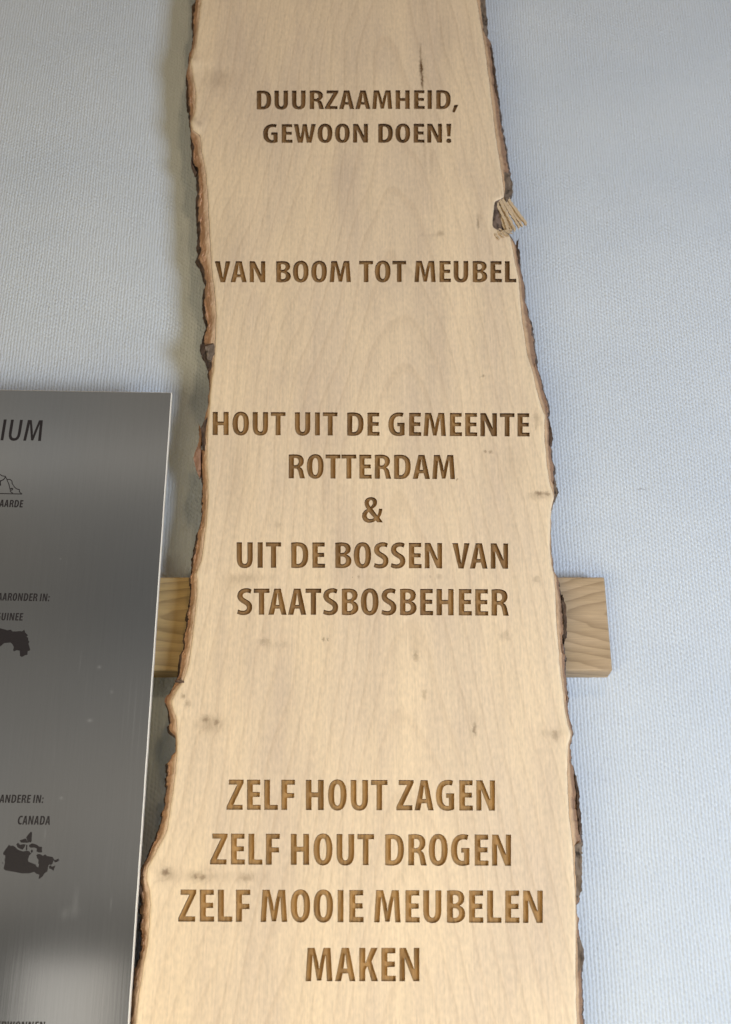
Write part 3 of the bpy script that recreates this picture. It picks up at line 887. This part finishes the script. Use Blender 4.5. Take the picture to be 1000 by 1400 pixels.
FLAKES = [
 ([(651,-8),(664,-8),(664,10),(666,28),(666.5,50),(660,44),(657,28),(653,8)], .004, .012, M_FLAKE_G),
 ([(690,235),(697,238),(701,251),(701,264),(696,272),(692,278),(689.5,268),(688.5,250)], .003, .012, M_FLAKE_G),
 ([(702,333),(704.5,340),(706.5,330),(709.5,326),(708.5,340),(711,343),(711.5,358),(706,362),(703,356),(701,345)], .007, .010, M_FLAKE_D),
 ([(785,1157),(792,1152),(796,1152),(796,1172),(795.5,1218),(790,1232),(788,1225),(787,1190),(785,1165)], .003, .012, M_FLAKE_G),
 ([(789,1282),(793,1284),(798,1298),(799.5,1310),(796,1322),(791,1328),(788.5,1331),(788.2,1300)], .004, .012, M_FLAKE_G),
 ([(786,1058),(788.5,1062),(792,1084),(793,1105),(795,1135),(792,1140),(790,1112),(789,1088)], .009, .010, M_FLAKE_D),
 ([(668,64),(673.6,66),(676,88),(679,112),(682,134),(678,130),(675,108),(672,90)], .010, .010, M_FLAKE_D),
 ([(750,572),(754.6,587),(755.8,600),(752.5,610),(749,598),(748,582)], .008, .010, M_FLAKE_D),
 ([(769,812),(774,829),(775,860),(772,880),(770,872),(771,848),(768,826)], .009, .010, M_FLAKE_D),
 ([(754.5,668),(760.5,656),(762,677),(757.5,686),(756,678)], .005, .010, M_FLAKE_G),
 ([(272,580),(277,590),(275.5,606),(274.5,628),(275,646),(272.5,653),(267.5,639),(264.5,624),(270,610),(273,600)], .010, .007, M_FLAKE_P),
 ([(275,585),(281,574),(284.5,570),(284,600),(283,618),(278,616),(276,600)], .004, .008, M_FLAKE_D),
 ([(274,470),(281,472),(290,470),(294,468),(293.5,490),(290,503),(285,506),(279,492),(274,481)], .004, .008, M_FLAKE_D),
 ([(281,474),(287,472),(293.5,470),(293,484),(289,493),(284,492)], .001, .006, M_FLAKE_G),
 ([(257,112),(262,126),(259,148),(255.5,150),(254.5,128)], .017, .008, M_FLAKE_D),
 ([(262,8),(269,2),(270,14),(266,34),(263,38)], .017, .008, M_FLAKE_D),
 ([(261,218),(266,230),(269.5,236),(266,238),(262,228)], .014, .008, M_FLAKE_D),
 ([(228,951),(234,947),(236,958),(232,966),(229,964),(225,960)], .012, .007, M_FLAKE_P),
 ([(191,1204),(196,1203),(198,1216),(195,1224),(192,1222)], .010, .007, M_FLAKE_D),
 ([(235,1034),(240,1028),(241,1046),(236,1050),(233,1044)], .009, .007, M_FLAKE_P),
 ([(239,929),(252,931),(251,933.5),(240,932)], -.0002, .004, M_FLAKE_D),
]
for k, (pts, d, th, m) in enumerate(FLAKES):
    flake(pts, d, th, m, seed=k * 3.7, rough=0.0016 if d > 0 else 0.0003)


# splintered branch stub on the right edge: fibres fanning out and broken tips
def splinter(p0, p1, w0, w1, d0, d1, bow=0.002, name='splinter', mat=None, seed=0):
    """a torn strip of wood: wide and flat at its root, ragged and thinner at its tip"""
    a, b_ = unp(*p0, YF), unp(*p1, YF)
    A = Vector((a[0], YF + d0, a[1])); B = Vector((b_[0], YF + d1, b_[1]))
    ax = (B - A).normalized(); sd = Vector((0, -1, 0)).cross(ax).normalized(); up = ax.cross(sd).normalized()
    N, R = 16, 8
    V_, F_, MI = [], [], []
    for i in range(N + 1):
        t = i / N
        c = A.lerp(B, t) + sd * (bow * math.sin(math.pi * t * 0.8) + 0.0007 * fbm(t * 3, seed, 1.0)) + up * 0.0006 * fbm(t * 4, seed, 7.0)
        w = (w0 + (w1 - w0) * t) * (1 + 0.25 * fbm(t * 6, seed * 1.7, 3.0))
        for k in range(R):
            an = 2 * math.pi * k / R + 0.4
            jx = 1 + 0.25 * fbm(k * 2.1, seed, t * 2)
            end = ax * (0.0030 * fbm(k * 5.3, seed, 9.0) if i == N else 0)
            V_.append(c + sd * (w * math.cos(an) * jx) + up * (w * 0.45 * math.sin(an) * jx) + end)
    for i in range(N):
        for k in range(R):
            F_.append((i * R + k, i * R + (k + 1) % R, (i + 1) * R + (k + 1) % R, (i + 1) * R + k)); MI.append(0)
    F_.append(tuple(range(R - 1, -1, -1))); MI.append(0)
    F_.append(tuple(N * R + k for k in range(R))); MI.append(1)
    o = obj(name, V_, F_, mat or [M_SPLIT, M_TIP], board, MI, False)
    fix_normals(o)

rngf = np.random.default_rng(5)
NF = 7
for k in range(NF):
    u = k / (NF - 1)
    r0 = np.array((690.0, 262.5)) * (1 - u) + np.array((676.6, 277.0)) * u + np.array((-2.5, -3.0)) * math.sin(math.pi * u)
    t0 = np.array((718.5, 305.5)) * (1 - u) + np.array((690.5, 316.5)) * u + rngf.uniform(-1.6, 1.6, 2) + np.array((1.5, 2.0)) * math.sin(math.pi * u)
    ax = (t0 - r0) / np.hypot(*(t0 - r0)); nr = np.array((-ax[1], ax[0]))
    L_, R_ = [], []
    for q in (0, .2, .4, .6, .8, 1.0):
        c = r0 + (t0 - r0) * q + nr * (1.2 * math.sin(math.pi * q) * (0.5 - u) + rngf.uniform(-.25, .25))
        w = (1.9 - 0.45 * q) * rngf.uniform(0.85, 1.15)
        L_.append(tuple(c + nr * w)); R_.append(tuple(c - nr * w))
    tip = [tuple(t0 + ax * rngf.uniform(.2, 1.4) + nr * 0.5)]
    flake(L_ + tip + R_[::-1], (0.0012, 0.0042, 0.0018, 0.0006, 0.0045, 0.0020, 0.0055)[k], 0.0026, M_SPLIT, -0.05 - 0.12 * rngf.random(), 80 + k * 4.1, 'splinter', 0.0005)
for k, a in enumerate([((677,281),(686,315),.0022,.0010,.010,.012),((681,276),(702,304),.0016,.0007,.009,.009),((690,272),(712,298),.0013,.0005,.006,.006)]):
    splinter(*a, seed=k * 2.3)
for k, a in enumerate([((675,318),(682.5,329),.0030,.0012,.001,-.003),((680,315),(688.5,327),.0034,.0012,.001,-.004),((687,316),(695,325.5),.0032,.0016,.001,-.004),
          ((691,314),(700,321),.0030,.0012,.002,-.002),((682,311),(691,319),.0030,.0016,.004,.001),((690,318),(699,327),.0022,.0008,.003,.001)]):
    splinter(*a, bow=0.0005, name='broken_stub', seed=30 + k * 1.9)


# ------------------------------------------------------------------ information plate on standoffs
PT = 0.008
def pl(px, py): return unp(px, py, PF)
tr = pl(235.3, 536.3); tl = pl(-330, 527.0); br = pl(142.0, 1900); bl = (tl[0] - (tr[0] - br[0]) * 0.0, br[1])
plate = thing('information_plate', 'brushed grey metal plate with black print, left of the engraved board', 'plate', ((tr[0] + tl[0]) / 2, PF + PT, br[1]))
ch = 0.0011
cx, cz = (tl[0] + br[0]) / 2, (tl[1] + br[1]) / 2
def inset(p, d): return (p[0] + (d if p[0] < cx else -d), p[1] + (d if p[1] < cz else -d))
cor = [tl, tr, br, bl]
# right-hand edge sampled finely: the saw left it a touch uneven
Np = 90
ring_ = [tl, tr] + [(tr[0] + (br[0] - tr[0]) * k / Np + 0.00025 * fbm(0, 4.0, k * 0.35), tr[1] + (br[1] - tr[1]) * k / Np) for k in range(1, Np)] + [br, bl]
V_ = [(*inset(p, ch)[:1], PF, inset(p, ch)[1]) for p in ring_] + [(p[0], PF + ch, p[1]) for p in ring_] + [(p[0], PF + PT, p[1]) for p in ring_]
N_ = len(ring_)
F_ = [tuple(range(N_ - 1, -1, -1)), tuple(range(2 * N_, 3 * N_))]; MI = [0, 0]
for r_ in range(2):
    for k in range(N_):
        k2 = (k + 1) % N_
        F_.append((r_ * N_ + k, r_ * N_ + k2, (r_ + 1) * N_ + k2, (r_ + 1) * N_ + k)); MI.append(1)
o = obj('sheet', V_, F_, [M_PLATE, M_EDGE], plate, MI, False)
fix_normals(o)

for sx_, sz_ in ((tl[0] + .05, tl[1] - .05), (tr[0] - .07, tr[1] - .06), (br[0] - .07, br[1] + .06), (bl[0] + .05, bl[1] + .05)):
    V_, F_ = [], []
    for yv in (PF + PT - 0.0004, -0.0003):
        for k in range(20):
            V_.append((sx_ + .009 * math.cos(k * math.pi / 10), yv, sz_ + .009 * math.sin(k * math.pi / 10)))
    F_ = [(k, (k + 1) % 20, 20 + (k + 1) % 20, 20 + k) for k in range(20)] + [tuple(range(20)), tuple(range(39, 19, -1))]
    fix_normals(obj('standoff', V_, F_, M_STEEL, plate))

INK = PF - 0.00015
def printed(loops_list, name, label):
    V_, F_ = [], []
    for g in loops_list:
        v2, f2 = tri_fill(g)
        n0 = len(V_)
        V_ += [(p[0], INK, p[1]) for p in v2]
        for t in f2:
            p, q, r = v2[t]
            s = (q[0] - p[0]) * (r[1] - p[1]) - (q[1] - p[1]) * (r[0] - p[0])
            t = t if s > 0 else t[::-1]
            F_.append(tuple(int(k) + n0 for k in t))
    obj(name, V_, F_, M_INK, plate, None, False, label)

SL = 0.16
for t, pre, x0, x1, a, b_, c_, d_, font in [
    ("IUM", "", 0.9, 56.0, 573.3, 601.8, 574.6, 602.8, THIN),
    ("AARDE", "", -1.0, 31.0, 683.0, 692.8, 683.8, 693.7, GL),
    ("ARONDER IN:", "WA", 3.0, 67.3, 810.6, 820.9, 811.6, 822.0, GL),
    ("UINEE", "G", 1.6, 30.8, 837.8, 848.0, 838.2, 848.4, GL),
    ("ANDERE IN:", "", -1.0, 59.0, 1086.4, 1097.4, 1086.8, 1097.8, GL),
    ("CANADA", "", 23.8, 68.3, 1115.2, 1127.2, 1115.6, 1127.6, GL),
    ("RWONNEN", "HE", 1.2, 60.5, 1396.4, 1407.6, 1396.8, 1408.0, GL)]:
    printed(place(t, x0, x1, a, b_, c_, d_, INK, pre, SL, font, 4), 'printed_text', 'black slanted print reading ' + pre + t)

gui = [(0,735),(60,750),(130,770),(190,760),(215,790),(290,790),(330,785),(380,790),(420,760),(430,800),(460,835),(480,855),(455,880),(485,900),(485,940),(505,965),(490,1000),(505,1050),(520,1110),(475,1130),(470,1190),(430,1195),(400,1215),(375,1225),(345,1210),(340,1120),(290,1110),(235,1130),(230,1100),(240,1060),(210,1000),(180,980),(120,985),(70,990),(40,1020),(0,1050),(-60,1070),(-110,1000),(-190,950),(-230,900),(-160,850),(-140,760),(-60,730)]
printed([[[unp(x / 12.5, 800 + y / 12.5, INK) for x, y in gui]]], 'map_print', 'black silhouette map of a country under the word GUINEE')
can = [[(45,460),(80,410),(125,350),(150,365),(180,360),(210,380),(240,410),(270,425),(320,440),(380,430),(405,440),(428,470),(400,500),(385,555),(390,580),(440,600),(490,620),(500,645),(525,660),(535,620),(525,600),(530,560),(510,530),(500,490),(520,475),(560,480),(590,500),(620,480),(650,505),(720,515),(750,560),(800,540),(815,560),(780,585),(752,590),(735,560),(720,610),(700,625),(672,620),(660,650),(650,715),(610,740),(590,775),(545,815),(530,810),(540,760),(500,745),(470,720),(400,740),(300,740),(200,720),(80,700),(50,680),(60,640),(70,590),(65,560),(75,520),(70,490),(50,490)],
       [(672,640),(700,630),(712,650),(740,640),(760,632),(745,670),(735,705),(700,680),(672,672)],
       [(360,250),(390,205),(425,170),(440,180),(437,240),(435,300),(420,320),(392,310),(372,285)],
       [(270,290),(330,270),(352,262),(370,290),(400,318),(360,322),(290,320)],
       [(225,345),(250,320),(275,350),(320,340),(352,345),(335,385),(310,418),(270,402),(243,385)],
       [(400,352),(440,330),(500,345),(540,375),(578,378),(574,420),(580,452),(540,456),(502,442),(506,402),(470,386),(430,390),(402,380)],
       [(440,412),(456,440),(432,462),(420,432)],[(30,590),(50,598),(40,608)],[(358,350),(378,350),(372,425),(356,425)]]
printed([[[unp(x / 10, 1120 + y / 10, INK) for x, y in lp]] for lp in can], 'map_print', 'black silhouette map of Canada under the word CANADA')


def stroke(pts, w):
    out = []
    for (a, b_) in zip(pts[:-1], pts[1:]):
        a, b_ = Vector(a), Vector(b_)
        d = (b_ - a).normalized(); nrm = Vector((-d.y, d.x)) * w / 2; e = d * w * .3
        out.append([[tuple(a - e + nrm), tuple(a - e - nrm), tuple(b_ + e - nrm), tuple(b_ + e + nrm)]])
    return out

ic = [[(-160,1065),(-150,1010),(-120,960),(-110,900),(-70,870),(-40,830),(0,825),(30,845),(70,850),(90,890),(130,890),(155,912),(157,942),(185,985),(213,1010),(250,1020),(250,1050),(282,1076),(0,1070),(-160,1065)],
      [(85,880),(115,950),(130,1010),(137,1048),(162,1062)],[(137,1012),(150,1003),(166,1008),(150,1030)],[(0,916),(50,890),(72,858)],[(4,905),(10,965)],[(0,905),(2,965)]]
sg = []
for pl_ in ic:
    sg += stroke([unp(x / 9.33, 560 + y / 9.33, INK) for x, y in pl_], 0.0011)
# each stroke piece lies a hair above the one before so that crossings do not share a plane
V_, F_ = [], []
for k, g in enumerate(sg):
    n0 = len(V_); q = g[0]
    V_ += [(p[0], INK - 0.00001 * k, p[1]) for p in q]
    F_.append((n0, n0 + 1, n0 + 2, n0 + 3))
fix_normals(obj('mountain_print', V_, F_, M_INK, plate, None, False, 'black line drawing of a heap of ore'))
